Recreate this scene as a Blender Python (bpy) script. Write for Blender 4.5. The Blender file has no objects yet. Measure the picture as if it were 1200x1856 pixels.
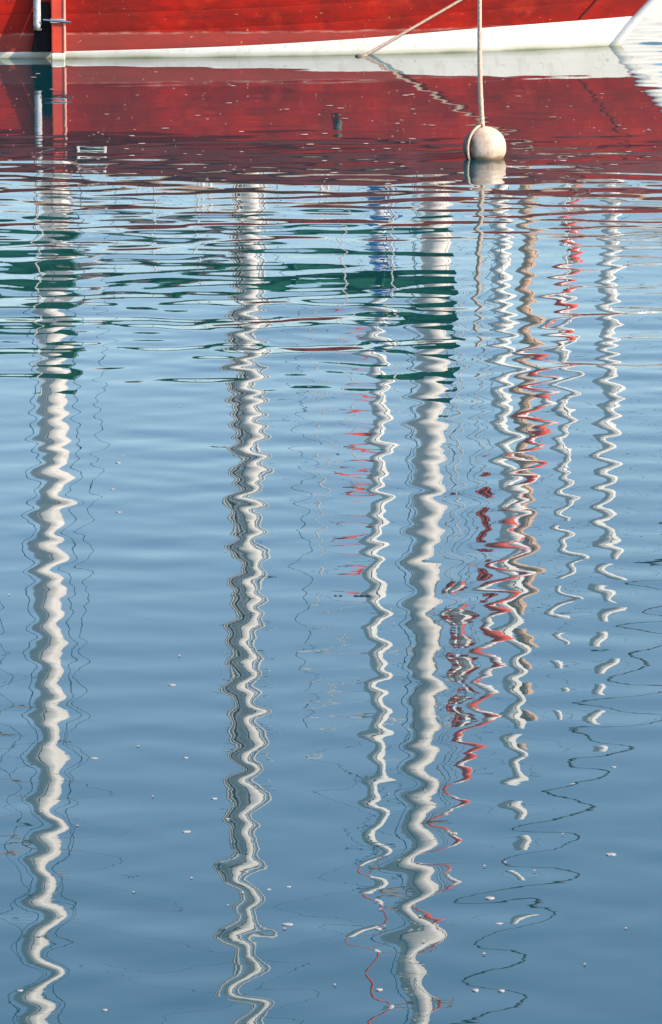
import bpy, math, random
import numpy as np
from mathutils import Vector

# ------------------------------------------------------------------ camera, sky, sun, exposure
SC = bpy.context.scene
COL = SC.collection
H = 3.0                       # eye height above the water
F = 8000.0                    # focal length in photograph pixels (1200 x 1856)
PITCH = math.radians(11.0)
cam_d = bpy.data.cameras.new('camera')
cam_d.sensor_fit = 'HORIZONTAL'
cam_d.sensor_width = 24.0
cam_d.lens = 24.0 * F / 1200.0
cam_d.clip_start = 0.1
cam_d.clip_end = 20000
cam = bpy.data.objects.new('camera', cam_d)
COL.objects.link(cam)
cam.location = (0, 0, H)
cam.rotation_euler = (math.pi / 2 - PITCH, 0, 0)
SC.camera = cam

SUN_EL, SUN_AZ = math.radians(31), math.radians(111)     # azimuth clockwise from +Y
world = bpy.data.worlds.new('World')
SC.world = world
world.use_nodes = True
wn = world.node_tree
bg = wn.nodes['Background']
sky = wn.nodes.new('ShaderNodeTexSky')
sky.sky_type = 'NISHITA'
sky.sun_disc = False
sky.sun_elevation = SUN_EL
sky.sun_rotation = SUN_AZ
sky.air_density = 1.0
sky.dust_density = 0.4
sky.ozone_density = 1.6
wn.links.new(sky.outputs[0], bg.inputs[0])
bg.inputs[1].default_value = 0.15
sun_d = bpy.data.lights.new('sun', 'SUN')
sun_d.energy = 4.8
sun_d.angle = math.radians(0.5)
sun_d.color = (1.0, 0.88, 0.74)
sun = bpy.data.objects.new('sun', sun_d)
COL.objects.link(sun)
to_sun = Vector((math.sin(SUN_AZ) * math.cos(SUN_EL), math.cos(SUN_AZ) * math.cos(SUN_EL), math.sin(SUN_EL)))
sun.rotation_euler = to_sun.to_track_quat('Z', 'Y').to_euler()
sun.location = (10, -10, 20)

SC.view_settings.view_transform = 'Standard'
SC.view_settings.look = 'None'
SC.view_settings.gamma = 1
SC.view_settings.use_curve_mapping = False
SC.view_settings.exposure = 0.78
SC.render.engine = 'CYCLES'
SC.cycles.use_denoising = True
SC.cycles.max_bounces = 8

rnd = random.Random(7)

# ------------------------------------------------------------------ where a photograph pixel points
def ray(px, py):
    u, v = (px - 600) / F, (py - 928) / F
    return u, math.cos(PITCH) - v * math.sin(PITCH), -math.sin(PITCH) - v * math.cos(PITCH)

def ground(px, py, z=0.0):
    x, y, zz = ray(px, py)
    t = (z - H) / zz
    return Vector((x * t, y * t, z))

def mirrored(px, py, D):
    """the point at distance D whose mirror image in still water is at this pixel"""
    x, y, zz = ray(px, py)
    t = D / y
    return Vector((x * t, D, -(H + zz * t)))

# ------------------------------------------------------------------ materials
def nt(name):
    m = bpy.data.materials.new(name)
    m.use_nodes = True
    t = m.node_tree
    return m, t, t.nodes['Principled BSDF']

def lk(t, a, b):
    t.links.new(a, b)

def plain(name, col, rough=0.5, metal=0.0, vary=0.12, scale=9.0, bump=0.0, spec=0.5):
    """a flat paint with a little real-world mottling"""
    m, t, p = nt(name)
    tc = t.nodes.new('ShaderNodeTexCoord')
    n = t.nodes.new('ShaderNodeTexNoise')
    n.inputs['Scale'].default_value = scale
    n.inputs['Detail'].default_value = 6
    lk(t, tc.outputs['Object'], n.inputs['Vector'])
    r = t.nodes.new('ShaderNodeValToRGB')
    r.color_ramp.elements[0].position = 0.3
    r.color_ramp.elements[1].position = 0.7
    r.color_ramp.elements[0].color = (*[c * (1 - vary) for c in col], 1)
    r.color_ramp.elements[1].color = (*[min(1, c * (1 + vary)) for c in col], 1)
    lk(t, n.outputs['Fac'], r.inputs['Fac'])
    lk(t, r.outputs['Color'], p.inputs['Base Color'])
    p.inputs['Roughness'].default_value = rough
    p.inputs['Metallic'].default_value = metal
    p.inputs['Specular IOR Level'].default_value = spec
    if bump:
        b = t.nodes.new('ShaderNodeBump')
        b.inputs['Strength'].default_value = bump
        b.inputs['Distance'].default_value = 0.01
        lk(t, n.outputs['Fac'], b.inputs['Height'])
        lk(t, b.outputs['Normal'], p.inputs['Normal'])
    return m

def mixc(t, fac, a, b):
    n = t.nodes.new('ShaderNodeMix')
    n.data_type = 'RGBA'
    for sock, val in ((n.inputs[0], fac), (n.inputs[6], a), (n.inputs[7], b)):
        if hasattr(val, 'is_output'):
            lk(t, val, sock)
        elif isinstance(val, (int, float)):
            sock.default_value = val
        else:
            sock.default_value = (*val, 1)
    return n.outputs[2]

def maprange(t, val, a, b, c=0.0, d=1.0):
    n = t.nodes.new('ShaderNodeMapRange')
    n.inputs[1].default_value, n.inputs[2].default_value = a, b
    n.inputs[3].default_value, n.inputs[4].default_value = c, d
    lk(t, val, n.inputs[0])
    return n.outputs[0]

def noise(t, vec, scale, detail=5.0, stretch=None, rough=0.55):
    if stretch:
        mp = t.nodes.new('ShaderNodeMapping')
        mp.inputs['Scale'].default_value = stretch
        lk(t, vec, mp.inputs['Vector'])
        vec = mp.outputs[0]
    n = t.nodes.new('ShaderNodeTexNoise')
    n.inputs['Scale'].default_value = scale
    n.inputs['Detail'].default_value = detail
    n.inputs['Roughness'].default_value = rough
    lk(t, vec, n.inputs['Vector'])
    return n.outputs['Fac']

def math_node(t, op, a, b=None):
    n = t.nodes.new('ShaderNodeMath')
    n.operation = op
    for s, v in ((n.inputs[0], a), (n.inputs[1], b)):
        if v is None:
            continue
        if hasattr(v, 'is_output'):
            lk(t, v, s)
        else:
            s.default_value = v
    return n.outputs[0]

def red_hull_material():
    m, t, p = nt('weathered_red_paint')
    tc = t.nodes.new('ShaderNodeTexCoord')
    o = tc.outputs['Object']
    sep = t.nodes.new('ShaderNodeSeparateXYZ')
    lk(t, o, sep.inputs[0])
    n1 = noise(t, o, 2.2, 7, (1, 1, 1.8), 0.62)
    c = mixc(t, maprange(t, n1, 0.35, 0.65), (0.25, 0.010, 0.007), (0.54, 0.017, 0.008))
    n2 = noise(t, o, 9, 6, (1, 1, 3), 0.6)
    c = mixc(t, maprange(t, n2, 0.54, 0.68, 0, 0.6), c, (0.13, 0.014, 0.014))
    n4 = noise(t, o, 5, 7, (0.5, 0.5, 5), 0.7)
    c = mixc(t, maprange(t, n4, 0.62, 0.74, 0, 0.30), c, (0.66, 0.20, 0.16))
    n8 = noise(t, o, 3.2, 5, (1, 1, 1.5), .6)
    c = mixc(t, maprange(t, n8, 0.56, 0.66, 0, 0.5), c, (0.66, 0.040, 0.014))
    n5 = noise(t, o, 1.1, 3, (1, 1, 1.2), 0.5)
    c = mixc(t, maprange(t, n5, 0.44, 0.62, 0.50, 0.0), c, (0.17, 0.016, 0.012))
    n6 = noise(t, o, 7, 5, (1.6, 1.6, 0.18), 0.65)
    c = mixc(t, maprange(t, n6, 0.55, 0.72, 0, 0.5), c, (0.14, 0.018, 0.014))
    # salt line left by the water, dull pink below it
    wob = math_node(t, 'MULTIPLY', math_node(t, 'SUBTRACT', noise(t, o, 3, 4), 0.5), 0.05)
    z = math_node(t, 'ADD', sep.outputs[2], wob)
    band = maprange(t, z, 0.185, 0.200, 0.62, 0.0)
    c = mixc(t, band, c, (0.36, 0.075, 0.062))
    ln = math_node(t, 'ABSOLUTE', math_node(t, 'SUBTRACT', z, 0.188))
    c = mixc(t, math_node(t, 'MULTIPLY', maprange(t, ln, 0.002, 0.012, 0.55, 0.0), maprange(t, n2, 0.40, 0.60)), c, (0.60, 0.33, 0.28))
    # scuffs
    n3 = noise(t, o, 26, 3, (1, 1, 1.6), 0.5)
    c = mixc(t, maprange(t, n3, 0.69, 0.75, 0, 0.6), c, (0.66, 0.36, 0.25))
    lk(t, c, p.inputs['Base Color'])
    lk(t, maprange(t, n1, 0.3, 0.7, 0.65, 0.45), p.inputs['Roughness'])
    p.inputs['Specular IOR Level'].default_value = 0.22
    b = t.nodes.new('ShaderNodeBump')
    b.inputs['Strength'].default_value = 0.35
    b.inputs['Distance'].default_value = 0.006
    lk(t, n2, b.inputs['Height'])
    lk(t, b.outputs['Normal'], p.inputs['Normal'])
    return m

def boot_material():
    m, t, p = nt('white_boot_paint')
    tc = t.nodes.new('ShaderNodeTexCoord')
    o = tc.outputs['Object']
    sep = t.nodes.new('ShaderNodeSeparateXYZ')
    lk(t, o, sep.inputs[0])
    wob = math_node(t, 'MULTIPLY', math_node(t, 'SUBTRACT', noise(t, o, 2.5, 6), 0.5), 0.05)
    z = math_node(t, 'ADD', sep.outputs[2], wob)
    c = mixc(t, maprange(t, noise(t, o, 6, 5), 0.35, 0.7), (0.86, 0.84, 0.80), (0.78, 0.76, 0.70))
    c = mixc(t, maprange(t, z, 0.012, 0.045, 0.75, 0.0), c, (0.48, 0.47, 0.33))
    c = mixc(t, maprange(t, z, -0.004, 0.012, 0.8, 0.0), c, (0.20, 0.22, 0.12))
    n3 = noise(t, o, 30, 3)
    c = mixc(t, maprange(t, n3, 0.62, 0.72, 0, 0.5), c, (0.40, 0.33, 0.24))
    n6 = noise(t, o, 6, 5, (1.6, 1.6, 0.2), 0.65)
    c = mixc(t, maprange(t, n6, 0.55, 0.75, 0, 0.45), c, (0.50, 0.42, 0.30))
    lk(t, c, p.inputs['Base Color'])
    p.inputs['Roughness'].default_value = 0.45
    return m

def buoy_material():
    m, t, p = nt('dirty_cream_buoy')
    tc = t.nodes.new('ShaderNodeTexCoord')
    o = tc.outputs['Object']
    sep = t.nodes.new('ShaderNodeSeparateXYZ')
    lk(t, o, sep.inputs[0])
    n1 = noise(t, o, 14, 6)
    c = mixc(t, maprange(t, n1, 0.4, 0.7), (0.64, 0.50, 0.39), (0.44, 0.32, 0.23))
    wob = math_node(t, 'MULTIPLY', math_node(t, 'SUBTRACT', noise(t, o, 22, 4), 0.5), 0.05)
    z = math_node(t, 'ADD', sep.outputs[2], wob)
    c = mixc(t, maprange(t, z, 0.012, 0.030, 0.85, 0.0), c, (0.22, 0.15, 0.07))
    n7 = noise(t, o, 30, 5, (1, 1, .5), .65)
    c = mixc(t, maprange(t, n7, 0.54, 0.68, 0, 0.6), c, (0.28, 0.19, 0.12))
    # near-black towards the strop side
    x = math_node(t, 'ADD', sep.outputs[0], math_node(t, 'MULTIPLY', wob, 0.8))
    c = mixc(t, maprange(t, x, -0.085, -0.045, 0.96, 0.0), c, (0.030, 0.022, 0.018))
    lk(t, c, p.inputs['Base Color'])
    p.inputs['Roughness'].default_value = 0.5
    b = t.nodes.new('ShaderNodeBump')
    b.inputs['Strength'].default_value = 0.3
    b.inputs['Distance'].default_value = 0.004
    lk(t, noise(t, o, 60, 4), b.inputs['Height'])
    lk(t, b.outputs['Normal'], p.inputs['Normal'])
    return m

def rope_material(name, col, dark):
    m, t, p = nt(name)
    tc = t.nodes.new('ShaderNodeTexCoord')
    n = noise(t, tc.outputs['Object'], 90, 3)
    lk(t, mixc(t, maprange(t, n, 0.35, 0.65), dark, col), p.inputs['Base Color'])
    p.inputs['Roughness'].default_value = 0.8
    b = t.nodes.new('ShaderNodeBump')
    b.inputs['Distance'].default_value = 0.003
    lk(t, n, b.inputs['Height'])
    lk(t, b.outputs['Normal'], p.inputs['Normal'])
    return m

def water_material():
    m, t, p = nt('harbour_water')
    tc = t.nodes.new('ShaderNodeTexCoord')
    n = noise(t, tc.outputs['Object'], 0.35, 4, (0.6, 1.2, 1))
    lk(t, mixc(t, n, (0.001, 0.038, 0.048), (0.002, 0.046, 0.058)), p.inputs['Base Color'])
    p.inputs['Roughness'].default_value = 0.0
    p.inputs['IOR'].default_value = 1.85
    b = t.nodes.new('ShaderNodeBump')
    b.inputs['Strength'].default_value = 1.0
    b.inputs['Distance'].default_value = 0.00012
    lk(t, noise(t, tc.outputs['Object'], 9.0, 2, (0.7, 1.5, 1)), b.inputs['Height'])
    lk(t, b.outputs['Normal'], p.inputs['Normal'])
    return m

M = dict(
    red=red_hull_material(), boot=boot_material(), buoy=buoy_material(), water=water_material(),
    rope=rope_material('tan_rope', (0.62, 0.47, 0.36), (0.40, 0.27, 0.19)),
    white_rope=rope_material('white_rope', (0.75, 0.72, 0.66), (0.5, 0.46, 0.42)),
    orange=plain('orange_red_timber', (0.62, 0.055, 0.024), 0.5, vary=0.2, scale=7, bump=0.2),
    pink=plain('painted_lit_edge', (0.72, 0.26, 0.20), 0.55, vary=0.2, scale=20),  # colour of the timber's painted-in edge highlight
    white=plain('white_paint', (0.78, 0.76, 0.72), 0.4, vary=0.06, scale=6),
    mast=plain('cream_mast_paint', (0.76, 0.71, 0.66), 0.4, vary=0.10, scale=3),
    alu=plain('pale_anodised_spar', (0.74, 0.70, 0.65), 0.35, vary=0.08, scale=4),
    tan=plain('varnished_tan_spar', (0.58, 0.37, 0.24), 0.4, vary=0.25, scale=5),
    wood=plain('teak_rail', (0.55, 0.33, 0.21), 0.5, vary=0.25, scale=8, bump=0.2),
    deck=plain('scrubbed_deck', (0.42, 0.32, 0.22), 0.7, vary=0.2, scale=12),
    maroon=plain('maroon_bulwark', (0.16, 0.016, 0.016), 0.45, vary=0.3, scale=5, bump=0.2),
    green=plain('green_canvas', (0.002, 0.075, 0.032), 0.8, vary=0.35, scale=5, bump=0.6),
    grey_canvas=plain('taupe_canvas', (0.13, 0.095, 0.090), 0.85, vary=0.35, scale=5, bump=0.6),
    blue=plain('blue_canvas', (0.010, 0.18, 0.65), 0.8, vary=0.3, scale=6, bump=0.6),
    navy=plain('navy_canvas', (0.010, 0.020, 0.10), 0.8, vary=0.3, scale=6, bump=0.6),
    red_canvas=plain('red_canvas', (0.72, 0.075, 0.040), 0.8, vary=0.25, scale=9, bump=0.4),
    sail=plain('white_sailcloth', (0.78, 0.75, 0.70), 0.75, vary=0.08, scale=7, bump=0.4),
    wire=plain('dark_wire', (0.035, 0.045, 0.060), 0.45, metal=0.3),
    steel=plain('stainless_steel', (0.62, 0.62, 0.62), 0.25, metal=1.0),
    rust=plain('rusty_steel', (0.22, 0.15, 0.12), 0.6, metal=0.5, vary=0.3, scale=40),
    grey=plain('speckled_grey_vinyl', (0.42, 0.43, 0.46), 0.55, vary=0.35, scale=60),
    dark=plain('dark_glass', (0.012, 0.015, 0.02), 0.08),
    fender=plain('weedy_rope_fender', (0.10, 0.09, 0.075), 0.85, vary=0.4, scale=30, bump=0.6),
    petal=plain('floating_white_scrap', (0.36, 0.32, 0.30), 0.7, vary=0.3, scale=60),
    shadow_black=plain('painted_shadow_black', (0.008, 0.007, 0.009), 0.75, vary=0.3, scale=20, spec=0.2),  # near-black that stands in for shade left of the timber
    scum=plain('drifting_scum', (0.42, 0.30, 0.26), 0.7, vary=0.4, scale=3),
    twig=plain('wet_twig', (0.035, 0.022, 0.016), 0.5, vary=0.3, scale=60),
)

# ------------------------------------------------------------------ mesh helpers
class MB:
    def __init__(self):
        self.v, self.f, self.mi = [], [], []
    def add(self, verts, faces, mi=0):
        b = len(self.v)
        self.v += [tuple(p) for p in verts]
        self.f += [tuple(i + b for i in fc) for fc in faces]
        self.mi += [mi] * len(faces)
        return self
    def grid(self, rows, mi=0, close=False):
        n = len(rows[0])
        vs = [p for r in rows for p in r]
        fs = []
        for i in range(len(rows) - 1):
            for j in range(n if close else n - 1):
                k = (j + 1) % n
                fs.append((i * n + j, i * n + k, (i + 1) * n + k, (i + 1) * n + j))
        return self.add(vs, fs, mi)
    def tube(self, pts, rad, seg=10, flat=1.0, mi=0, pick=None):
        pts = [Vector(p) for p in pts]
        rads = rad if isinstance(rad, (list, tuple)) else [rad] * len(pts)
        rows = []
        ref = None
        for i, p in enumerate(pts):
            d = (pts[min(i + 1, len(pts) - 1)] - pts[max(i - 1, 0)]).normalized()
            if ref is None:
                ref = Vector((1, 0, 0)) if abs(d.x) < 0.8 else Vector((0, 0, 1))
            a = (ref - d * ref.dot(d)).normalized()
            ref = a
            b = d.cross(a)
            rows.append([p + (a * math.cos(2 * math.pi * j / seg) + b * flat * math.sin(2 * math.pi * j / seg)) * rads[i] for j in range(seg)])
        base = len(self.f)
        self.grid(rows, mi, True)
        if pick:
            for i in range(len(rows) - 1):
                for j in range(seg):
                    self.mi[base + i * seg + j] = pick(i, j)
        self.add(rows[0], [tuple(range(seg))[::-1]], mi)
        self.add(rows[-1], [tuple(range(seg))], mi)
        return self
    def box(self, c, s, ax=None, bev=0.0):
        """bevelled box: centre, full size, axes (columns)"""
        c = Vector(c)
        ax = ax or (Vector((1, 0, 0)), Vector((0, 1, 0)), Vector((0, 0, 1)))
        hx, hy, hz = s[0] / 2, s[1] / 2, s[2] / 2
        b = min(bev, hx * .9, hy * .9, hz * .9) if bev else min(hx, hy, hz) * 0.18
        rows = []
        for z, ins in ((-hz, b), (-hz + b, 0), (hz - b, 0), (hz, b)):
            x, y = hx - ins, hy - ins
            q = b if ins == 0 else b * .5
            ring = [(-x + q, -y), (x - q, -y), (x, -y + q), (x, y - q), (x - q, y), (-x + q, y), (-x, y - q), (-x, -y + q)]
            rows.append([c + ax[0] * px + ax[1] * py + ax[2] * z for px, py in ring])
        self.grid(rows, 0, True)
        self.add(rows[0], [tuple(range(8))[::-1]])
        self.add(rows[-1], [tuple(range(8))])
        return self
    def ball(self, c, r, sx=1, sy=1, sz=1, nu=24, nv=16):
        c = Vector(c)
        rows = [[c + Vector((sx * r * math.sin(math.pi * i / nv) * math.cos(2 * math.pi * j / nu),
                             sy * r * math.sin(math.pi * i / nv) * math.sin(2 * math.pi * j / nu),
                             sz * r * math.cos(math.pi * i / nv))) for j in range(nu)] for i in range(nv + 1)]
        return self.grid(rows[::-1], 0, True)
    def build(self, name, mat, parent=None, smooth=True, origin=None):
        """vertices are in world coordinates; the object's origin is its parent's origin (or its own base)"""
        org = Vector(origin) if origin is not None else (Vector(parent['_o']) if parent is not None else Vector((0, 0, 0)))
        me = bpy.data.meshes.new(name)
        me.from_pydata([tuple(Vector(p) - org) for p in self.v], [], self.f)
        mats = mat if isinstance(mat, (list, tuple)) else [mat]
        for mm in mats:
            me.materials.append(mm)
        if len(mats) > 1:
            me.polygons.foreach_set('material_index', self.mi)
        if smooth:
            me.polygons.foreach_set('use_smooth', [True] * len(me.polygons))
            me.set_sharp_from_angle(angle=math.radians(38))
        me.update()
        ob = bpy.data.objects.new(name, me)
        COL.objects.link(ob)
        ob['_o'] = tuple(org)
        if parent is not None:
            ob.parent = parent
        else:
            ob.location = org
        return ob

def tag(o, label=None, cat=None, group=None, kind=None):
    if label: o['label'] = label
    if cat: o['category'] = cat
    if group: o['group'] = group
    if kind: o['kind'] = kind
    return o

def thing(name, loc, label, cat, group=None):
    o = bpy.data.objects.new(name, None)
    COL.objects.link(o)
    o.location = loc
    o.empty_display_size = 0.3
    o['_o'] = tuple(loc)
    return tag(o, label, cat, group)

def lerp(a, b, t):
    return a + (b - a) * t

def line_pts(a, b, n=12, sag=0.0):
    a, b = Vector(a), Vector(b)
    return [lerp(a, b, i / n) - Vector((0, 0, sag * 4 * (i / n) * (1 - i / n))) for i in range(n + 1)]

# ------------------------------------------------------------------ the water: one sheet with real ripples
def graded(lo, hi, step, far_lo, far_hi, growth=1.22):
    core = list(np.arange(lo, hi + step * .5, step))
    s, p, left = step, lo, []
    while p > far_lo:
        s *= growth
        p -= s
        left.append(p)
    s, p, right = step, core[-1], []
    while p < far_hi:
        s *= growth
        p += s
        right.append(p)
    return np.array(left[::-1] + core + right)

def wavelets(X, Y, n, lam, spread, slope, seed, centre=0.0, sharp=0.0):
    """sum of sines; direction measured from +Y; slope is the rms total slope"""
    g = np.random.RandomState(seed)
    out = np.zeros_like(X)
    s = slope / math.sqrt(n / 2)
    for i in range(n):
        L = lam[0] * (lam[1] / lam[0]) ** g.rand()
        a = centre + g.uniform(-spread, spread)
        k = 2 * math.pi / L
        ph = k * (X * math.sin(a) + Y * math.cos(a)) + g.rand() * 6.283
        out += s / k * (np.sin(ph) + sharp * (np.sin(3 * ph) / 27 + np.sin(5 * ph) / 125))
    return out

def sstep(a, b, x):
    t = np.clip((x - a) / (b - a), 0, 1)
    return t * t * (3 - 2 * t)

def build_water():
    xs = graded(-5.0, 5.2, 0.045, -6000, 6000)
    ys = graded(7.5, 36.0, 0.022, -3000, 9000)
    X, Y = np.meshgrid(xs, ys)
    R = np.radians
    # a catspaw of wind lies between the buoy and the near water; the lee of the hull is still
    gust = wavelets(X, Y, 14, (2.2, 7.0), R(180), 1.0, 3)
    gust = np.clip(0.85 + 0.35 * gust / (gust[(abs(X) < 5) & (Y > 8) & (Y < 30)].std() + 1e-9), 0.25, 1.6)
    paw = sstep(30.0, 24.6, Y + 1.1 * (gust - .9)) * (0.22 + 0.78 * sstep(16.3, 19.8, Y))
    bow = sstep(2.0, 2.7, X) * sstep(29.5, 31.5, Y)
    near = sstep(28.0, 15.5, Y)
    close = sstep(15.0, 10.5, Y)
    lee = 1 - near
    h = paw * gust * (wavelets(X, Y, 26, (0.34, 0.90), R(36), 0.0112, 11)
                      + wavelets(X, Y, 18, (0.17, 0.34), R(38), 0.0105, 12))
    mod = 0.75 + 0.45 * (gust - .85)
    h += near * mod * (1 - .3 * close) * (wavelets(X, Y, 9, (0.18, 0.37), R(22), 0.0058, 21, R(48), 1)
                                          + wavelets(X, Y, 9, (0.18, 0.37), R(22), 0.0058, 22, R(-46), 1))
    h += near * (wavelets(X, Y, 9, (0.28, 0.55), R(22), 0.0068, 26, 0, 1)
                 + (1 - .6 * close) * wavelets(X, Y, 14, (0.7, 2.4), R(80), 0.0030, 23)
                 + close * mod * (wavelets(X, Y, 7, (0.15, 0.27), R(25), 0.0048, 35, R(50), 1)
                                  + wavelets(X, Y, 7, (0.15, 0.27), R(25), 0.0048, 37, R(-50), 1))
                 + wavelets(X, Y, 18, (0.10, 0.20), R(65), 0.0034, 24))
    h += lee * (wavelets(X, Y, 18, (0.25, 0.7), R(60), 0.0026, 31))
    h += bow * wavelets(X, Y, 24, (0.25, 0.8), R(70), 0.045, 41)
    h *= sstep(120, 40, np.abs(X)) * sstep(400, 60, np.abs(Y))
    ny, nx = X.shape
    V = np.stack([X, Y, h], -1).reshape(-1, 3).astype(np.float32)
    i = np.arange(ny - 1)[:, None] * nx + np.arange(nx - 1)[None, :]
    Q = np.stack([i, i + 1, i + nx + 1, i + nx], -1).reshape(-1, 4).astype(np.int32)
    me = bpy.data.meshes.new('water')
    me.vertices.add(len(V))
    me.vertices.foreach_set('co', V.ravel())
    me.loops.add(Q.size)
    me.loops.foreach_set('vertex_index', Q.ravel())
    me.polygons.add(len(Q))
    me.polygons.foreach_set('loop_start', np.arange(0, Q.size, 4, dtype=np.int32))
    me.polygons.foreach_set('use_smooth', np.ones(len(Q), dtype=bool))
    me.update(calc_edges=True)
    me.materials.append(M['water'])
    ob = bpy.data.objects.new('water', me)
    COL.objects.link(ob)
    return tag(ob, 'calm blue harbour water with ripples and mast reflections', None, None, 'structure')

build_water()

# ------------------------------------------------------------------ the red two-master
STEM = Vector((2.20, 34.50, 0.0))           # stem at the waterline
AL = math.radians(-6.0)                      # she lies almost square to us, bow a little nearer
CA, SA = math.cos(AL), math.sin(AL)
def sw(fwd, side, z):                        # ship coordinates (ahead of the stem, to port, up) -> world
    return Vector((STEM.x + fwd * CA - side * SA, STEM.y + fwd * SA + side * CA, z))

LWL = 11.5
BU = [0, 0.35, 0.868, 1.45, 2.10, 3.33, 4.56, 6.0, 7.5, 9.0, 10.3, 11.5]
BV = [0, 0.235, 0.544, 0.820, 1.065, 1.376, 1.595, 1.72, 1.75, 1.62, 1.30, 0.80]
def curve(xs, ys):
    xs, ys = np.array(xs, float), np.array(ys, float)
    d = np.gradient(ys, xs)
    def f(x):
        x = min(max(x, xs[0]), xs[-1])
        i = min(int(np.searchsorted(xs, x, 'right')) - 1, len(xs) - 2)
        hh = xs[i + 1] - xs[i]
        t = (x - xs[i]) / hh
        return float((2*t**3 - 3*t*t + 1) * ys[i] + (t**3 - 2*t*t + t) * hh * d[i] + (3*t*t - 2*t**3) * ys[i+1] + (t**3 - t*t) * hh * d[i+1])
    return f
beam = curve(BU, BV)
rake = curve([-0.7, -0.3, 0, 0.22, 0.35, 0.8, 1.3], [-0.55, -0.22, 0, 0.17, 0.29, 0.62, 0.85])
boot = curve([0, 1.1, 2.0, 2.8, 4.0, 6.0, 8.0, 11.5], [0.235, 0.185, 0.125, 0.085, 0.055, 0.05, 0.07, 0.14])
sheer = curve([0, 2.2, 4.7, 7.5, 9.5, 11.5], [1.14, 1.00, 0.90, 0.88, 0.95, 1.10])

def hull_pt(u, z, side, off=0.0):
    """u: metres aft of the stem at the waterline (0..LWL); side -1 is towards the camera"""
    r = rake(z)
    k = u / LWL
    fwd = r * (1 - k) - u
    b = beam(u) * (1 + 0.07 * max(z, 0) - 0.35 * max(-z, 0)) + off
    return sw(fwd, side * max(b, 0.0 if off <= 0 else off), z)

NST = 70
US = [LWL * (i / NST) ** 1.35 for i in range(NST + 1)]
ship = thing('two_masted_boat', tuple(sw(-5.5, 0, 0)), 'weathered red wooden two-masted boat with a white waterline stripe', 'boat')
NPL = 6
def level(i, u):
    """height of plank edge i: 0 keel, 1 top of the white stripe, 1+NPL sheer"""
    if i == 0:
        return -0.6
    return lerp(boot(u), sheer(u), (i - 1) / NPL)
for i in range(NPL + 1):
    for side in (-1, 1):
        rows = []
        for u in US:
            a, b = level(i, u), level(i + 1, u)
            g = 0.007
            r = []
            for z, off in ((a, -0.0025), (a + g, 0), (lerp(a, b, .33), 0), (lerp(a, b, .66), 0), (b - g, 0), (b, -0.0025)):
                r.append(hull_pt(u, z, side, off * .5 if u > 0.2 else 0.0))
            rows.append(r)
        if side == 1:
            rows = rows[::-1]
        mb = MB().grid(rows)
        mb.build('bottom_plank' if i == 0 else 'strake', M['boot'] if i == 0 else M['red'], ship)
# transom, deck, bulwark inside, rails
mb = MB()
tr = [hull_pt(LWL, lerp(-0.6, sheer(LWL), k / 8), s) for s in (-1, 1) for k in range(9)]
mb.add(tr, [(k, k + 1, 9 + k + 1, 9 + k) for k in range(8)])
mb.build('transom', M['red'], ship)
mb = MB()
mb.grid([[hull_pt(u, sheer(u) - 0.30, s, -0.06 if u > .3 else 0) for s in (-1, -0.5, 0, 0.5, 1)] for u in US])
mb.build('deck', M['deck'], ship)
for side in (-1, 1):
    mb = MB()
    mb.grid([[hull_pt(u, sheer(u) - 0.31, side, -0.05), hull_pt(u, sheer(u), side, -0.05)] for u in US[6:]])
    mb.build('bulwark_lining', M['white'], ship)
    def strip(z0, z1, o0, o1, name, mat, us=US):
        rows = [[hull_pt(u, sheer(u) + z0, side, o0 if u > .25 else min(o0, .01)), hull_pt(u, sheer(u) + z0, side, o1), hull_pt(u, sheer(u) + lerp(z0, z1, .5), side, o1 + .006),
                 hull_pt(u, sheer(u) + z1, side, o1), hull_pt(u, sheer(u) + z1, side, o0 if u > .25 else min(o0, .01))] for u in us]
        return MB().grid(rows, 0, True).build(name, mat, ship)
    strip(0.002, 0.050, -0.09, 0.045, 'cap_rail', M['wood'])
    strip(-0.300, -0.250, 0.001, 0.040, 'rubbing_strake', M['maroon'])
    # the bulwark above the rubbing strake is a duller maroon
    rows = [[hull_pt(u, sheer(u) - 0.249, side, .004), hull_pt(u, sheer(u) - 0.001, side, .004)] for u in US]
    MB().grid(rows).build('bulwark', M['maroon'], ship)
# stem post
mb = MB()
mb.tube([sw(rake(z) + 0.012, 0, z) for z in np.linspace(0.236, 1.20, 10)], 0.040, 10)
stem = mb.build('stem_post', M['white'], ship)
MB().tube([sw(rake(z) + 0.012, 0, z) for z in np.linspace(-0.5, 0.2355, 10)], 0.040, 10).build('cutwater', M['boot'], stem)
# chain mark / draught batten near the bow
p0 = [hull_pt(0.42, z, -1, .006) for z in np.linspace(0.24, 0.84, 8)]
MB().tube(p0, 0.010, 6).build('bow_batten', M['maroon'], ship)

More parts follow.
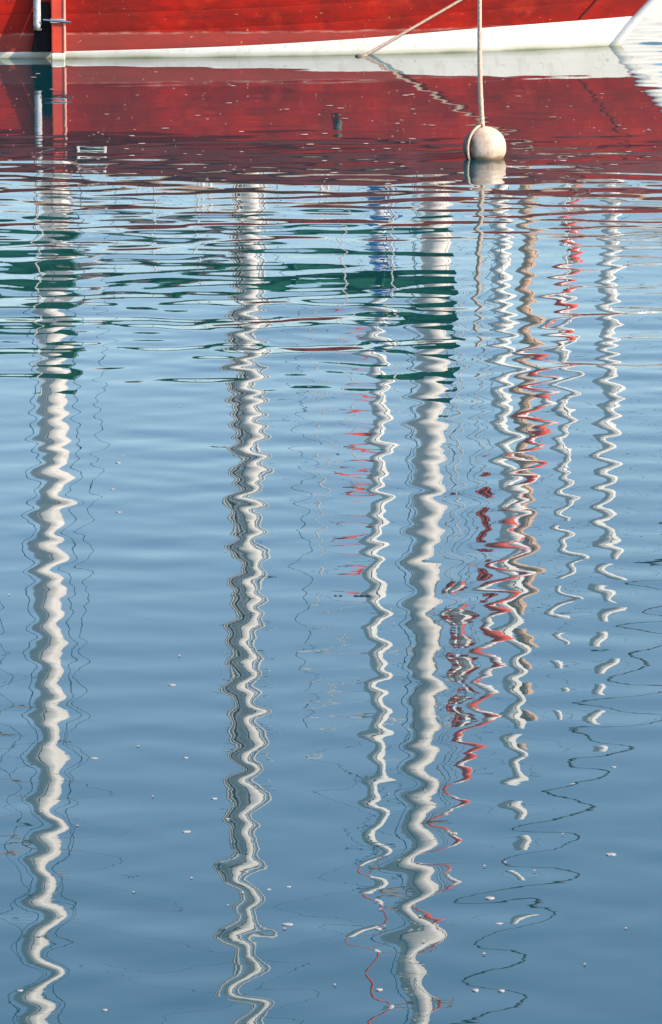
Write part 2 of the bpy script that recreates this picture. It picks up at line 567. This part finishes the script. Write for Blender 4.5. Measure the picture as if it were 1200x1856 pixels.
# vertical fender timber, proud of the planking, with its iron strap
u_t = 4.12
def near_side_u(X):
    lo, hi = 0.0, LWL
    for _ in range(40):
        mid = (lo + hi) / 2
        if hull_pt(mid, 0.3, -1).x > X: lo = mid
        else: hi = mid
    return lo
def hull_frame(X, z=0.3):
    u = near_side_u(X)
    p = hull_pt(u, z, -1)
    tng = (hull_pt(u - .1, z, -1) - hull_pt(u + .1, z, -1)).normalized()
    nrm = Vector((tng.y, -tng.x, 0)).normalized()
    return p, tng, nrm
XT = ground(107, 105).x
p, tg, nr = hull_frame(XT)
zt = 0.69
mb = MB().box(p + nr * 0.035 + Vector((0, 0, (zt + 0.05) / 2 - 0.3)), (0.10, 0.085, zt - 0.055), (tg, nr, Vector((0, 0, 1))), 0.008)
timber = mb.build('fender_timber', M['orange'], ship)
mb = MB().box(p + nr * 0.035 + Vector((0, 0, -0.13 - 0.3)), (0.104, 0.089, 0.365), (tg, nr, Vector((0, 0, 1))), 0.008)
mb.build('timber_foot', M['boot'], timber)
mb = MB().tube([p + nr * 0.074 + tg * 0.048 + Vector((0, 0, z - 0.3)) for z in np.linspace(0.06, 0.685, 8)], 0.012, 8)
mb.build('lit_edge', M['pink'], timber)  # sunlit highlight on the timber's rounded edge, put in as pink colour
zb = 0.295
mb = MB().box(p + nr * 0.038 + Vector((0, 0, zb - 0.3)), (0.112, 0.10, 0.035), (tg, nr, Vector((0, 0, 1))))
mb.tube([p + nr * 0.092 - tg * 0.11 + Vector((0, 0, zb - 0.3 + .008)), p + nr * 0.092 + tg * 0.10 + Vector((0, 0, zb - 0.3 - .012))], 0.009, 8)
mb.build('iron_strap', M['steel'], timber)

# black strip added beside it to paint in the timber's cast shadow
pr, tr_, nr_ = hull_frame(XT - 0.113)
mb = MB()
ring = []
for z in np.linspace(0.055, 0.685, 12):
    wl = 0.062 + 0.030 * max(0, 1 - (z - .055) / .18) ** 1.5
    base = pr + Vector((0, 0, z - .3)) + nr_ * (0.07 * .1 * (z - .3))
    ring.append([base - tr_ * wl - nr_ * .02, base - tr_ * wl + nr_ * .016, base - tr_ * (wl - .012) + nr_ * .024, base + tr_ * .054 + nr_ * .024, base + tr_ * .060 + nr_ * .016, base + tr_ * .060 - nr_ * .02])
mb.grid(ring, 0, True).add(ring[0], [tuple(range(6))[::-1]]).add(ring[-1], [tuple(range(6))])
mb.build('shadow_strip', M['shadow_black'], ship)

# fairleads with white frames, let into the bulwark
for pxl, pxr, pyt, pyb in ((93, 147, 268, 284),):
    d = hull_frame(ground((pxl + pxr) / 2, 104).x)[0].y
    a, b = mirrored(pxl, pyt, d), mirrored(pxr, pyb, d)
    c = (a + b) / 2
    q, tg2, nr2 = hull_frame(c.x, c.z)
    w, hh = abs(b.x - a.x), max(abs(b.z - a.z), 0.065)
    q = q + nr2 * 0.02
    mb = MB()
    for sgn in (-1, 1):
        mb.box(q + Vector((0, 0, sgn * hh / 2)), (w, 0.05, 0.020), (tg2, nr2, Vector((0, 0, 1))), 0.005)
        mb.box(q + tg2 * sgn * (w / 2 - .011), (0.022, 0.052, hh), (tg2, nr2, Vector((0, 0, 1))), 0.005)
    fl = mb.build('fairlead', M['white'], ship)
    MB().box(q - nr2 * 0.008, (w - .04, 0.008, hh - .018), (tg2, nr2, Vector((0, 0, 1))), 0.002).build('opening', M['dark'], fl)
for px, w in ((312, .20), (520, .16), (722, .13)):
    q, tg2, nr2 = hull_frame(ground(px, 104).x, .8)
    q.z = sheer(near_side_u(q.x)) + .05
    q = q - nr2 * .02
    mb = MB().tube([q + tg2 * t * w / 2 + Vector((0, 0, .062 + .012 * abs(t) ** 2)) for t in (-1, -.8, -.3, .3, .8, 1)], [.008, .014, .017, .017, .014, .008], 8)
    for t in (-.3, .3):
        mb.tube([q + tg2 * t * w / 2, q + tg2 * t * w / 2 + Vector((0, 0, .062))], .014, 8)
    mb.build('horn_cleat', M['white'], ship)
# guard-rail stanchions and wires
for side in (-1, 1):
    tops = []
    for u in (1.0, 2.2, 3.55, 3.85, 5.6, 7.2, 8.8, 10.4):
        a = hull_pt(u, sheer(u), side, -0.02)
        a.z = sheer(u) + 0.05
        b = a + Vector((0, 0, 0.55))
        MB().tube([a, b], 0.014, 8).build('stanchion', M['steel'], ship)
        tops.append(b)
    for dz in (-0.02, -0.28):
        MB().tube([t + Vector((0, 0, dz)) for t in tops], 0.004, 6).build('guard_wire', M['steel'], ship)

# low deckhouse with panes
dh = MB()
a0, a1 = -8.6, -4.9
def house_ring(z, ins):
    return [sw(a0 + ins, -0.95 + ins, z), sw(a1 - ins * 2, -0.8 + ins, z), sw(a1 - ins * 2, 0.8 - ins, z), sw(a0 + ins, 0.95 - ins, z)]
zd = 0.58
rows = [house_ring(zd, 0), house_ring(zd + .45, 0.02), house_ring(zd + .47, -0.04), house_ring(zd + .51, -0.03)]
dh.grid(rows, 0, True).add(rows[-1], [(0, 1, 2, 3)])
house = dh.build('deckhouse', M['white'], ship, smooth=False)
for k in range(4):
    f = a0 + 0.55 + k * 0.85
    s0 = -lerp(0.95, 0.80, (f - a0) / (a1 - a0)) - 0.004
    MB().box(sw(f, s0, zd + .25), (0.5, 0.02, 0.20), (Vector((CA, SA, 0)), Vector((-SA, CA, 0)), Vector((0, 0, 1)))).build('pane', M['dark'], house)

# masts (raked a little aft), their booms and green covers
def spar(name, base, top, r0, r1, mat, parent, n=14, seg=20):
    pts = line_pts(base, top, n)
    return MB().tube(pts, [lerp(r0, r1, (i / n) ** 1.6) for i in range(n + 1)], seg).build(name, mat, parent)
def mast_line(pxa, pya, pxb, pyb, D, zlo, zhi):
    a, b = mirrored(pxa, pya, D), mirrored(pxb, pyb, D)
    d = (b - a) / (b.z - a.z)
    return a + d * (zlo - a.z), a + d * (zhi - a.z), (lambda z: a + d * (z - a.z))
DM1, DM3 = 35.0, 34.68
m1a, m1b, at1 = mast_line(103, 340, 76, 1856, DM1, 0.5, 11.2)
m3a, m3b, at3 = mast_line(793, 340, 747, 1856, DM3, 0.6, 10.4)
main_mast = spar('main_mast', m1a, m1b, 0.116, 0.080, M['mast'], ship)
fore_mast = spar('fore_mast', m3a, m3b, 0.112, 0.092, M['mast'], ship)
for mst, at in ((main_mast, at1), (fore_mast, at3)):
    for z in (3.35, 5.9, 8.2):
        MB().tube([at(z - .02), at(z + .02)], 0.118, 20).build('mast_band', M['mast'], mst)

def boom_with_cover(at, zb, length, rise, htall, hlow, mast, mat, dirx=-1, swing=0.0):
    p = at(zb) + Vector((0.0, 0, 0))
    end = p + Vector((dirx * length, swing, rise))
    boom = MB().tube(line_pts(p, end, 8), 0.055, 12).build('boom', M['mast'], ship)
    rows = []
    n = 40
    d = (end - p)
    side = Vector((0, 1, 0))
    g = random.Random(int(zb * 100))
    for i in range(n + 1):
        t = i / n
        c = p + d * (t * 0.96)
        hgt = lerp(htall, hlow, t ** 0.2) * (1 + 0.05 * math.sin(t * 40) + g.uniform(-.03, .03))
        wid = lerp(0.25, 0.09, t ** .5) * (1 + g.uniform(-.06, .06))
        if i == n: hgt, wid = hgt * .7, wid * .7
        ring = []
        for j in range(16):
            a = 2 * math.pi * j / 16
            zz = math.cos(a)
            ring.append(c + side * math.sin(a) * wid * (1.0 if zz < 0 else 1 - .32 * zz) + Vector((0, 0, (0.10 if zz < 0 else hgt) * zz)))
        if i == 0:
            ring = [q + Vector((0.16 * -dirx, 0, 0)) for q in ring]
        rows.append(ring)
    mb = MB().grid(rows, 0, True).add(rows[0], [tuple(range(16))[::-1]]).add(rows[-1], [tuple(range(16))])
    mb.build('sail_cover', mat, boom)
    for t in (0.15, 0.4, 0.65, 0.9):
        c = p + d * t
        hgt = lerp(htall, hlow, t ** .2) * 1.05
        w = lerp(.25, .09, t ** .5) + .012
        MB().tube([c + side * math.sin(a) * w * (1.0 if math.cos(a) < 0 else 1 - .32 * math.cos(a)) + Vector((0, 0, (0.11 if math.cos(a) < 0 else hgt + .01) * math.cos(a)))
                   for a in np.linspace(0, 2 * math.pi, 17)], 0.012, 6).build('cover_tie', M['green'] if mat is M['green'] else M['navy'], boom)
    return boom, end
b1, e1 = boom_with_cover(at1, 1.85, 4.2, 0.10, 0.85, 0.22, main_mast, M['green'])
b3, e3 = boom_with_cover(at3, 1.85, 2.75, 0.06, 0.90, 0.06, fore_mast, M['green'])

# bowsprit and headstays
q0 = ground(646, 99.0)
q0.y = hull_frame(q0.x)[0].y - .035
q0.z = -.03
# seen against the hull it climbs 100 px over 185 px to the right
dx, dy, dz = ray(830, 0)                     # it leaves the frame through this sight line ...
hx, hy = 4.25, 0.62                           # ... heading for the bowsprit end
tt = (q0.x * hy - q0.y * hx) / (dx * hy - dy * hx)
mid = Vector((dx * tt, dy * tt, H + dz * tt))
q1 = q0 + (mid - q0) * (hx / (mid.x - q0.x))
tip = q1
MB().tube(line_pts(sw(-0.7, 0, 1.12), tip, 6), [0.085, 0.085, 0.083, 0.08, 0.075, 0.068, 0.06], 14).build('bowsprit', M['mast'], ship)
o0, o1 = mirrored(1205, 1110, 34.4), mirrored(872, 1850, 34.6)
od = (o1 - o0) / (o1.z - o0.z)
MB().tube([o0 + od * (2.02 - o0.z), o0 + od * (9.9 - o0.z)], 0.019, 8).build('outer_forestay', M['wire'], ship)
MB().tube([tip, sw(rake(0.1) , 0, 0.35)], 0.008, 6).build('bobstay', M['wire'], ship)
j0 = mirrored(1066, 335, 34.5)
jh = at3(7.75)
MB().tube([j0 - (jh - j0).normalized() * .5, jh], 0.007, 6).build('inner_forestay', M['wire'], ship)
n = 90
pts = line_pts(j0, lerp(j0, jh, .93), n)
rads = [0.014 + 0.044 * math.sin(math.pi * min(1, (0.12 + i / n) / 1.05)) ** .8 for i in range(n + 1)]
MB().tube(pts, rads, 14, pick=lambda i, j: 1 if ((j / 14 + i * 0.055) % 1) < 0.55 else 0).build('furled_jib', [M['sail'], M['red_canvas']], ship)

# shrouds, pin rail, running rigging
def wires(name, segs, r, mat):
    for a, b in segs:
        MB().tube([a, b], r, 6).build(name, mat, ship)
for at, u0, zt2 in ((at1, 4.55, 9.8), (at3, 1.45, 8.6)):
    for side in (-1, 1):
        for k in (0, 0.6):
            a = hull_pt(u0 + k, sheer(u0 + k), side, .05)
            a.z = sheer(u0 + k) - .15
            wires('shroud', [(a, at(zt2 - k * .2))], 0.003, M['wire'])
wires('backstay', [(sw(-11.4, 0, 1.1), at1(11.0))], 0.006, M['wire'])
wires('triatic_stay', [(at1(10.9), at3(10.2))], 0.005, M['wire'])
for at, offs in ((at1, (-0.165, 0.20)), (at3, (-0.165,))):
    for k, o in enumerate(offs):
        wires('halyard', [(at(0.9) + Vector((o, -.05, 0)), at(9.8) + Vector((o * .8, -.05, 0)))], 0.0035, M['wire'])
# white falls and lazy lines
for pa, pb, D in (((68, 300), (72, 720), 34.2), ((612, 330), (642, 760), 34.0), ((836, 560), (828, 1010), 34.4), ((586, 740), (578, 1040), 34.8), ((255, 330), (238, 420), 34.0), ((700, 330), (718, 640), 34.3)):
    wires('signal_halyard', [(mirrored(*pa, D), mirrored(*pb, D))], 0.0065, M['white_rope'])
# crosstree on the main mast
for at, z, l0, l1 in ((at1, 6.25, -.62, .30), (at3, 6.9, -.28, .28)):
    MB().tube([at(z) + Vector((l0, -.04, 0)), at(z) + Vector((l1, -.04, 0.01))], 0.022, 8).build('crosstree', M['tan'], ship)
for k in range(7):
    z = 7.3 + k * .14
    MB().box(at3(z) + Vector((-0.07 + .02 * math.sin(k * 2.1), -0.125, 0)), (0.03, 0.05, 0.05)).build('cleat', M['white'], fore_mast)

# ------------------------------------------------------------------ other yachts lying beyond her
def yacht(label, D, mast_px, beam_m, length, hdg, mast_r, mast_mat, cover, boom_h, boom_len, fwd_frac=0.42, white_hull='white', steps=None, cap_px=None):
    """hdg: direction of the bow in degrees from +X; the mast stands where its mirror image is seen"""
    (pxa, pya), (pxb, pyb) = mast_px
    a, b = mirrored(pxa, pya, D), mirrored(pxb, pyb, D)
    d = (b - a) / (b.z - a.z)
    at = lambda z: a + d * (z - a.z)
    ztop = b.z
    ca, sa = math.cos(math.radians(hdg)), math.sin(math.radians(hdg))
    foot = at(0)
    def w(f, s, z):                                    # f ahead of the mast, s to port
        return Vector((foot.x + f * ca - s * sa, foot.y + f * sa + s * ca, z))
    root = thing('sailing_yacht', (foot.x, foot.y, 0), label, 'sailing yacht', 'yachts lying beyond the red boat')
    fb, aft = length * fwd_frac, -length * (1 - fwd_frac)
    def half(f, z):
        t = (f - aft) / length
        sh = max(0.0, math.sin(math.pi * (0.22 + 0.78 * t)) ** 0.75) if t < 1 else 0
        return beam_m / 2 * sh * (0.80 + 0.22 * min(1, (z + .35) / 1.4))
    hull = MB()
    N = 28
    rows = []
    for i in range(N + 1):
        t = i / N
        row = []
        for side in (-1, 1):
            zs = (-.35, 0.0, 0.5, 1.0 + .25 * t)
            for z in (zs if side < 0 else zs[::-1]):
                f = aft + length * t * (1 - 0.03 * (1.2 - z))
                row.append(w(f, side * half(aft + length * t, z), z))
        rows.append(row)
    hull.grid(rows).add(rows[0], [tuple(range(8))])
    hull.build('hull', M[white_hull], root)
    dk = MB().grid([[r[3] + Vector((0, 0, .002)), (r[3] + r[4]) / 2 + Vector((0, 0, .05)), r[4] + Vector((0, 0, .002))] for r in rows])
    dk.build('deck', M['deck'], root)
    cb = MB()
    crow = []
    for z, ins in ((1.1, 0), (1.42, .08), (1.5, .22)):
        ring = []
        for f, s in ((-1.6, .34), (0.9, .30), (1.9, .16), (1.9, -.16), (0.9, -.30), (-1.6, -.34)):
            ring.append(w(f * length / 10 - (ins if f > 1 else -ins * .3), s * beam_m - ins * np.sign(s) * .5, z))
        crow.append(ring)
    cb.grid(crow, 0, True).add(crow[-1], [tuple(range(6))])
    cab = cb.build('cabin', M['white'], root, smooth=False)
    for s in (-1, 1):
        for k in range(3):
            c = w((-1.1 + k * .8) * length / 10, s * (beam_m * lerp(.335, .31, k / 2) - .01), 1.27)
            MB().box(c, (.5, .03, .13), (Vector((ca, sa, 0)), Vector((-sa, ca, 0)), Vector((0, 0, 1)))).build('cabin_window', M['dark'], cab)
    mast = MB().tube(line_pts(at(1.2), b, 10), [mast_r] * 8 + [mast_r * .95, mast_r * .9, mast_r * .8], 18).build('mast', mast_mat, root)
    MB().tube([b, b + Vector((0, 0, .25))], 0.012, 6).build('masthead_fitting', M['steel'], mast)
    sp_dir = Vector((-sa, ca, 0))
    for fr in (0.52, 0.78):
        z = ztop * fr
        if length > 7:
            MB().tube([at(z) - sp_dir * beam_m * .27, at(z), at(z) + sp_dir * beam_m * .27], 0.028, 8, 0.6).build('spreader', mast_mat, mast)
    for s in (-1, 1):
        MB().tube([w(-.15, s * beam_m * .47, 1.1), at(ztop * .52) + sp_dir * s * beam_m * .27, at(ztop * .78) + sp_dir * s * beam_m * .27, at(ztop * .99)], 0.005, 6).build('shroud', M['wire'], root)
    MB().tube([w(fb - .15, 0, 1.3), at(ztop * .985)], 0.005, 6).build('forestay', M['wire'], root)
    MB().tube([w(aft + .1, 0, 1.1), at(ztop * .995)], 0.005, 6).build('backstay', M['wire'], root)
    if boom_h:
        p0, p1 = at(boom_h), at(boom_h) + Vector((-ca, -sa, .02)) * boom_len
        bm = MB().tube(line_pts(p0, p1, 6), 0.05, 10).build('boom', mast_mat, root)
        rows = []
        g = random.Random(int(D))
        for i in range(25):
            t = i / 24
            c = lerp(p0, p1, t * .97)
            hh = lerp(.46, .16, t ** .6) * g.uniform(.92, 1.06)
            ww = lerp(.17, .15, t) * g.uniform(.92, 1.06)
            rows.append([c + sp_dir * math.sin(q) * ww * (1 if math.cos(q) < 0 else 1 - .5 * math.cos(q)) + Vector((0, 0, (0.09 if math.cos(q) < 0 else hh) * math.cos(q)))
                         for q in [2 * math.pi * j / 14 for j in range(14)]])
        MB().grid(rows, 0, True).add(rows[0], [tuple(range(14))[::-1]]).add(rows[-1], [tuple(range(14))]).build('sail_cover', cover, bm)
    for f0 in (fb - .35, aft + .3):
        hh = half(f0 if f0 < 0 else f0 - .5, 1.0)
        MB().tube([w(f0 - (.6 if f0 > 0 else -.0), -hh, 1.15), w(f0 - (.6 if f0 > 0 else 0), -hh, 1.75), w(f0, 0, 1.8), w(f0 - (.6 if f0 > 0 else 0), hh, 1.75), w(f0 - (.6 if f0 > 0 else 0), hh, 1.15)], 0.013, 8).build(
            'pulpit' if f0 > 0 else 'pushpit', M['steel'], root)
    if steps:
        for k in range(steps[2]):
            z = lerp(mirrored(0, steps[0], D).z, mirrored(0, steps[1], D).z, k / (steps[2] - 1))
            s = -1 if k % 2 else 1
            MB().tube([at(z) + Vector((s * mast_r * .8, -.03, 0)), at(z) + Vector((s * (mast_r + .14), -.03, .0)), at(z) + Vector((s * (mast_r + .14), -.03, .07))], 0.014, 8).build('mast_step', M['steel'], mast)
    return at, root

atA, rA = yacht('white yacht with a pale mast and taupe boom cover rafted behind the red boat', 41.0, ((456, 340), (442, 1990)), 3.2, 10.5, 0, 0.088, M['alu'], M['grey_canvas'], 2.55, 1.75, steps=(1190, 1420, 9))
for o, r in ((-0.125, .016), (-.155, .012), (0.118, 0.014)):
    MB().tube([atA(1.6) + Vector((o, -.06, 0)), atA(10.9) + Vector((o, -.06, 0))], r, 8).build('halyard', M['white_rope'], rA)
MB().tube([atA(2.0) + Vector((-.10, -.07, 0)), atA(8.4) + Vector((-.10, -.07, 0))], .011, 8).build('sail_track', M['grey_canvas'], rA)
atB, rB = yacht('white yacht with a slim white mast and bright blue boom cover', 48.5, ((690, 340), (679, 1600)), 3.0, 9.0, 90, 0.088, M['white'], M['blue'], 2.95, 3.0)
atC, rC = yacht('yacht with a stout white mast beside a tan one', 58.0, ((905, 340), (938, 1490)), 3.3, 11.0, 0, 0.105, M['white'], M['navy'], 2.6, 3.6)
atD, rD = yacht('yacht with a varnished tan mast', 63.0, ((958, 340), (950, 1200)), 3.1, 10.0, 180, 0.095, M['tan'], M['grey_canvas'], 2.6, 3.4)
atE, rE = yacht('yacht with the shortest thin white mast', 68.0, ((1036, 340), (1016, 1110)), 3.0, 9.6, 0, 0.085, M['white'], M['blue'], 2.5, 3.2)
atF, rF = yacht('yacht with a white mast beyond the red boat\'s bow', 73.0, ((1108, 340), (1092, 1240)), 3.3, 11.0, 180, 0.135, M['white'], M['green'], 2.6, 3.6)
# red whip aerial on the blue-covered yacht's masthead
tp = mirrored(679, 1600, 48.5)
MB().tube([tp + Vector((0.02, 0, 0)), tp + Vector((-.1, 0, 2.2))], 0.016, 8).build('whip_aerial', M['red_canvas'], rB)
# small red pennants on its rigging
for k, (px, py, lab) in enumerate(((676, 800, 'small red pennant low on the slim white mast'), (668, 985, 'small red pennant higher on the slim white mast'))):
    c = mirrored(px, py, 48.2)
    mb = MB()
    rows = [[c + Vector((-t * .38, .03 * math.sin(t * 7 + k), dz * (1 - t * .75) - .05 * t)) for dz in (-.11, .11)] for t in np.linspace(0, 1, 9)]
    rows2 = [[q + Vector((0, .003, 0)) for q in r[::-1]] for r in rows]
    mb.grid([a + b for a, b in zip(rows, rows2)], 0, True)
    fl = mb.build('pennant', M['red_canvas'], None, origin=c)
    tag(fl, lab, 'pennant')

# limp flags hoisted between the fore mast and the furled jib
def limp_flag(px, py0, py1, D, wid, mats, lab):
    a, b = mirrored(px, py0, D), mirrored(px, py1, D)
    rows = []
    for i in range(25):
        t = i / 24
        c = lerp(a, b, t)
        rows.append([c + Vector((wid * (k / 8) * (1 - .15 * math.sin(t * 9)), .035 * math.sin(k * 1.7 + t * 4), -.02 * k * (1 - t) / 8)) for k in range(9)])
    back = [[q + Vector((0, .003, 0)) for q in r[::-1]] for r in rows]
    mb = MB().grid([x + y for x, y in zip(rows, back)], 0, True)
    n = len(rows[0]) * 2
    for i in range(24):
        for j in range(n):
            k = j if j < 9 else 17 - j
            mb.mi[i * n + j] = 1 if (len(mats) > 1 and (k in (3, 4, 5) or (i // 5) % 2)) else 0
    fl = tag(mb.build('flag', mats, None, origin=a), lab, 'flag')
    MB().tube([Vector((a.x, a.y, .75)), a, b, at3(7.0) + Vector((.12, -.03, 0))], .003, 6).build('flag_halyard', M['white_rope'], fl)
limp_flag(812, 1085, 1265, 34.6, .17, [M['red_canvas'], M['sail']], 'limp red and white flag hoisted beside the cream fore mast')
limp_flag(872, 925, 1050, 34.6, .07, [M['red_canvas']], 'limp plain red flag hoisted beside the furled striped jib')

# white motor cruiser hull whose reflection glitters beyond the bow
def pale_launch():
    root = thing('motor_launch', (7.2, 42.0, 0), 'white motor launch lying beyond the red bow', 'boat')
    rows = []
    for i in range(25):
        t = i / 24
        hb = 1.45 * max(0, math.sin(math.pi * (.26 + .74 * t))) ** .7 if t < 1 else 0
        x = 10.6 - t * 7.3
        rows.append([Vector((x, 42.0 + s * hb * k, z)) for s, zz in ((-1, ((-.3, .7), (0, .85), (.5, .95), (1.1 + .2 * t, 1.0))), (1, ((1.1 + .2 * t, 1.0), (.5, .95), (0, .85), (-.3, .7)))) for z, k in zz])
    MB().grid(rows).add(rows[0], [tuple(range(8))]).build('hull', M['white'], root)
    MB().grid([[r[3], r[4]] for r in rows]).build('deck', M['deck'], root)
    cr = []
    for z, x0, x1, hw in ((1.1, 5.2, 9.4, 1.05), (1.6, 5.6, 9.3, .95), (2.05, 6.2, 9.2, .85), (2.12, 6.1, 9.3, .9)):
        cr.append([Vector((x0, 42 - hw, z)), Vector((x1, 42 - hw, z)), Vector((x1, 42 + hw, z)), Vector((x0, 42 + hw, z))])
    cab = MB().grid(cr, 0, True).add(cr[-1], [(0, 1, 2, 3)]).build('cabin', M['white'], root, smooth=False)
    for k in range(3):
        MB().box((6.6 + k * 1.0, 42 - .90, 1.82), (.8, .05, .3)).build('pane', M['dark'], cab)
    MB().tube([(5.0, 41.3, 1.3), (4.0, 41.6, 1.75), (3.45, 42, 1.8), (4.0, 42.4, 1.75), (5.0, 42.7, 1.3)], .014, 8).build('bow_rail', M['steel'], root)
pale_launch()

# ------------------------------------------------------------------ buoy, lines, fenders
bc = ground(879, 289)
bc.y += 0.08
BR = 0.131
buoy = thing('mooring_buoy', (bc.x, bc.y, 0), 'round cream buoy with a dark side and a tan staff standing in it', 'buoy')
mb = MB().ball((bc.x, bc.y, 0.066), BR, 1, 1, 0.97, 48, 32)
g = random.Random(3)
mb.v = [tuple(Vector((bc.x, bc.y, .066)) + (Vector(p) - Vector((bc.x, bc.y, .066))) * (1 + .010 * math.sin(p[0] * 31 + p[2] * 17) + .006 * math.sin(p[2] * 60))) for p in mb.v]
mb.build('float', M['buoy'], buoy)
# strop down its side and the eye on top
mb = MB().tube([Vector((bc.x - BR * .74 * math.cos(a) - .008, bc.y - BR * .72 * math.cos(a) - .010, .066 + BR * 1.05 * math.sin(a))) for a in np.linspace(-.7, math.pi / 2 * .86, 14)], 0.0075, 8)
mb.build('strop', M['rope'], buoy)
mb = MB().tube([Vector((bc.x - .035 + .022 * math.cos(a), bc.y - .02, .188 + .026 * math.sin(a))) for a in np.linspace(0, 2 * math.pi, 15)], 0.007, 8)
mb.build('shackle', M['rust'], buoy)
# cane pick-up staff standing in the buoy, bowed a little
r0 = Vector((bc.x - .012, bc.y, .150))
pts = [r0 + Vector((-.036 * t - .006 * math.sin(t * 5.0), 0, 1.0 * t)) for t in np.linspace(0, 1, 41)]
MB().tube(pts, [lerp(.0155, .0115, i / 40) * (1.10 if i % 8 == 0 else 1) for i in range(41)], 10).build('staff', M['rope'], buoy)

spring = MB().tube(line_pts(q0, q1, 30, .02), 0.0105, 10).build('mooring_line', M['rope'], None, origin=q0)
tag(spring, 'tan line slanting up from the waterline of the red hull to its bowsprit', 'rope')
MB().ball(q0 + Vector((.015, -.01, .03)), .022, 1.3, 1, .8, 12, 8).build('knot', M['fender'], spring)

gx = ground(70, 105).x
p, tg, nr = hull_frame(gx)
c = p + nr * .062
z0 = 0.235
fen = thing('boat_fender', (c.x, c.y, z0 - .06), 'slim grey speckled fender hanging beside the orange timber', 'fender', 'fenders hung on the red hull')
zz = [z0, z0 + .012, z0 + .03, z0 + .06, .62, .66, .69, .70]
MB().tube([Vector((c.x, c.y, z)) for z in zz], [.016, .026, .03, .028, .028, .03, .022, .012], 16).build('float', M['grey'], fen)
MB().tube([Vector((c.x, c.y, z0 - .012)), Vector((c.x, c.y, z0 + .002))], .034, 12).build('end_cap', M['fender'], fen)
MB().tube([Vector((c.x, c.y, .70)), hull_pt(near_side_u(gx), .97, -1, .065)], 0.008, 8).build('lanyard', M['white_rope'], fen)
gx = mirrored(611, 250, 33.4).x
p, tg, nr = hull_frame(gx)
c = p + nr * .045
fen = thing('boat_fender', (c.x, c.y, .46), 'dark weedy rope fender hanging amidships on the red hull', 'fender', 'fenders hung on the red hull')
MB().tube([Vector((c.x + .004 * math.sin(k * 2), c.y, .46 + .04 * k)) for k in range(11)], [.018] + [.030 + .004 * (k % 2) for k in range(9)] + [.016], 12).build('float', M['fender'], fen)
MB().tube([Vector((c.x, c.y, .85)), hull_pt(near_side_u(gx), 1.02, -1, .06)], 0.008, 8).build('lanyard', M['white_rope'], fen)

# ------------------------------------------------------------------ what floats on the water
def scrap(px, py, w, seed, mat, name, label, cat, group):
    g = random.Random(seed)
    c = ground(px, py, .0008)
    n = 14
    rim = [c + Vector((w / 2 * math.cos(a) * g.uniform(.8, 1.1), w / 2 * .8 * math.sin(a) * g.uniform(.75, 1.15), .0005 + .0005 * math.sin(2 * a))) for a in [2 * math.pi * i / n for i in range(n)]]
    low = [p - Vector((0, 0, .004)) for p in rim]
    top = c + Vector((0, 0, .0008))
    mb = MB().add(rim + low + [top], [(i, (i + 1) % n, 2 * n) for i in range(n)] + [(i + n, (i + 1) % n + n, (i + 1) % n, i) for i in range(n)])
    return tag(mb.build(name, mat, None, origin=c), label, cat, group)
bits = [b for b in [(888, 1627, .034), (905, 1674, .032), (521, 1675, .038), (1108, 1548, .040), (686, 1683, .028), (338, 1507, .034), (388, 1447, .026), (412, 1484, .020),
        (247, 1560, .018), (130, 1490, .018), (360, 1585, .018), (523, 1607, .022), (487, 1612, .020), (228, 1660, .018), (145, 1698, .016), (1112, 1390, .024),
        (1038, 1421, .026), (824, 1510, .022), (909, 1795, .024), (862, 1794, .024), (687, 1793, .024), (312, 1241, .034), (36, 1795, .022), (190, 1830, .020),
        (1158, 1813, .016), (1172, 1561, .012), (372, 1698, .012), (214, 838, .03), (215, 928, .03), (204, 886, .025), (540, 1390, .018), (170, 1374, .03), (336, 1373, .022)] if b[2] >= .020]
for k, (px, py, w) in enumerate(bits):
    scrap(px, py, w * .66, k, M['petal'], 'floating_petal', 'pale petal floating flat on the blue water', 'petal', 'pale petals adrift on the open water')
for k, (px, w) in enumerate(((608, .005), (617, .006), (645, .008), (655, .010), (666, .011))):
    c = ground(px, 1080, .001)
    mb = MB().tube([c + Vector((-w, 0, 0)), c + Vector((0, .003, .001)), c + Vector((w, -.002, 0))], [.001, .002, .001], 7)
    tag(mb.build('floating_twig', M['twig'], None, origin=c), 'tiny dark twig floating in a short row', 'twig', 'row of dark twigs adrift')
# dust and scum flecks in the lee of the hull: past counting
g = random.Random(99)
mb = MB()
for k in range(300):
    px = g.uniform(-60, 1190)
    py = 122 + 225 * g.random() ** 0.85
    c = ground(px, py, .003)
    if k % 5 == 0:
        c = ground(g.uniform(-20, 1220), g.uniform(350, 1850), .003)
        s = g.uniform(.002, .005)
    else:
        s = .005 + .026 * g.random() ** 2.5
    n = 7
    a0 = g.random()
    rim = [c + Vector((s * math.cos(a0 + 6.283 * i / n) * g.uniform(.6, 1.2), s * math.sin(a0 + 6.283 * i / n) * g.uniform(.6, 1.2), 0)) for i in range(n)]
    mb.add(rim + [c + Vector((0, 0, .002))], [(i, (i + 1) % n, n) for i in range(n)])
tag(mb.build('floating_scum', M['scum'], None, smooth=False), 'pale flecks of scum drifting on the still water under the hull', 'scum', None, 'stuff')

for o in bpy.data.objects:
    if '_o' in o:
        del o['_o']
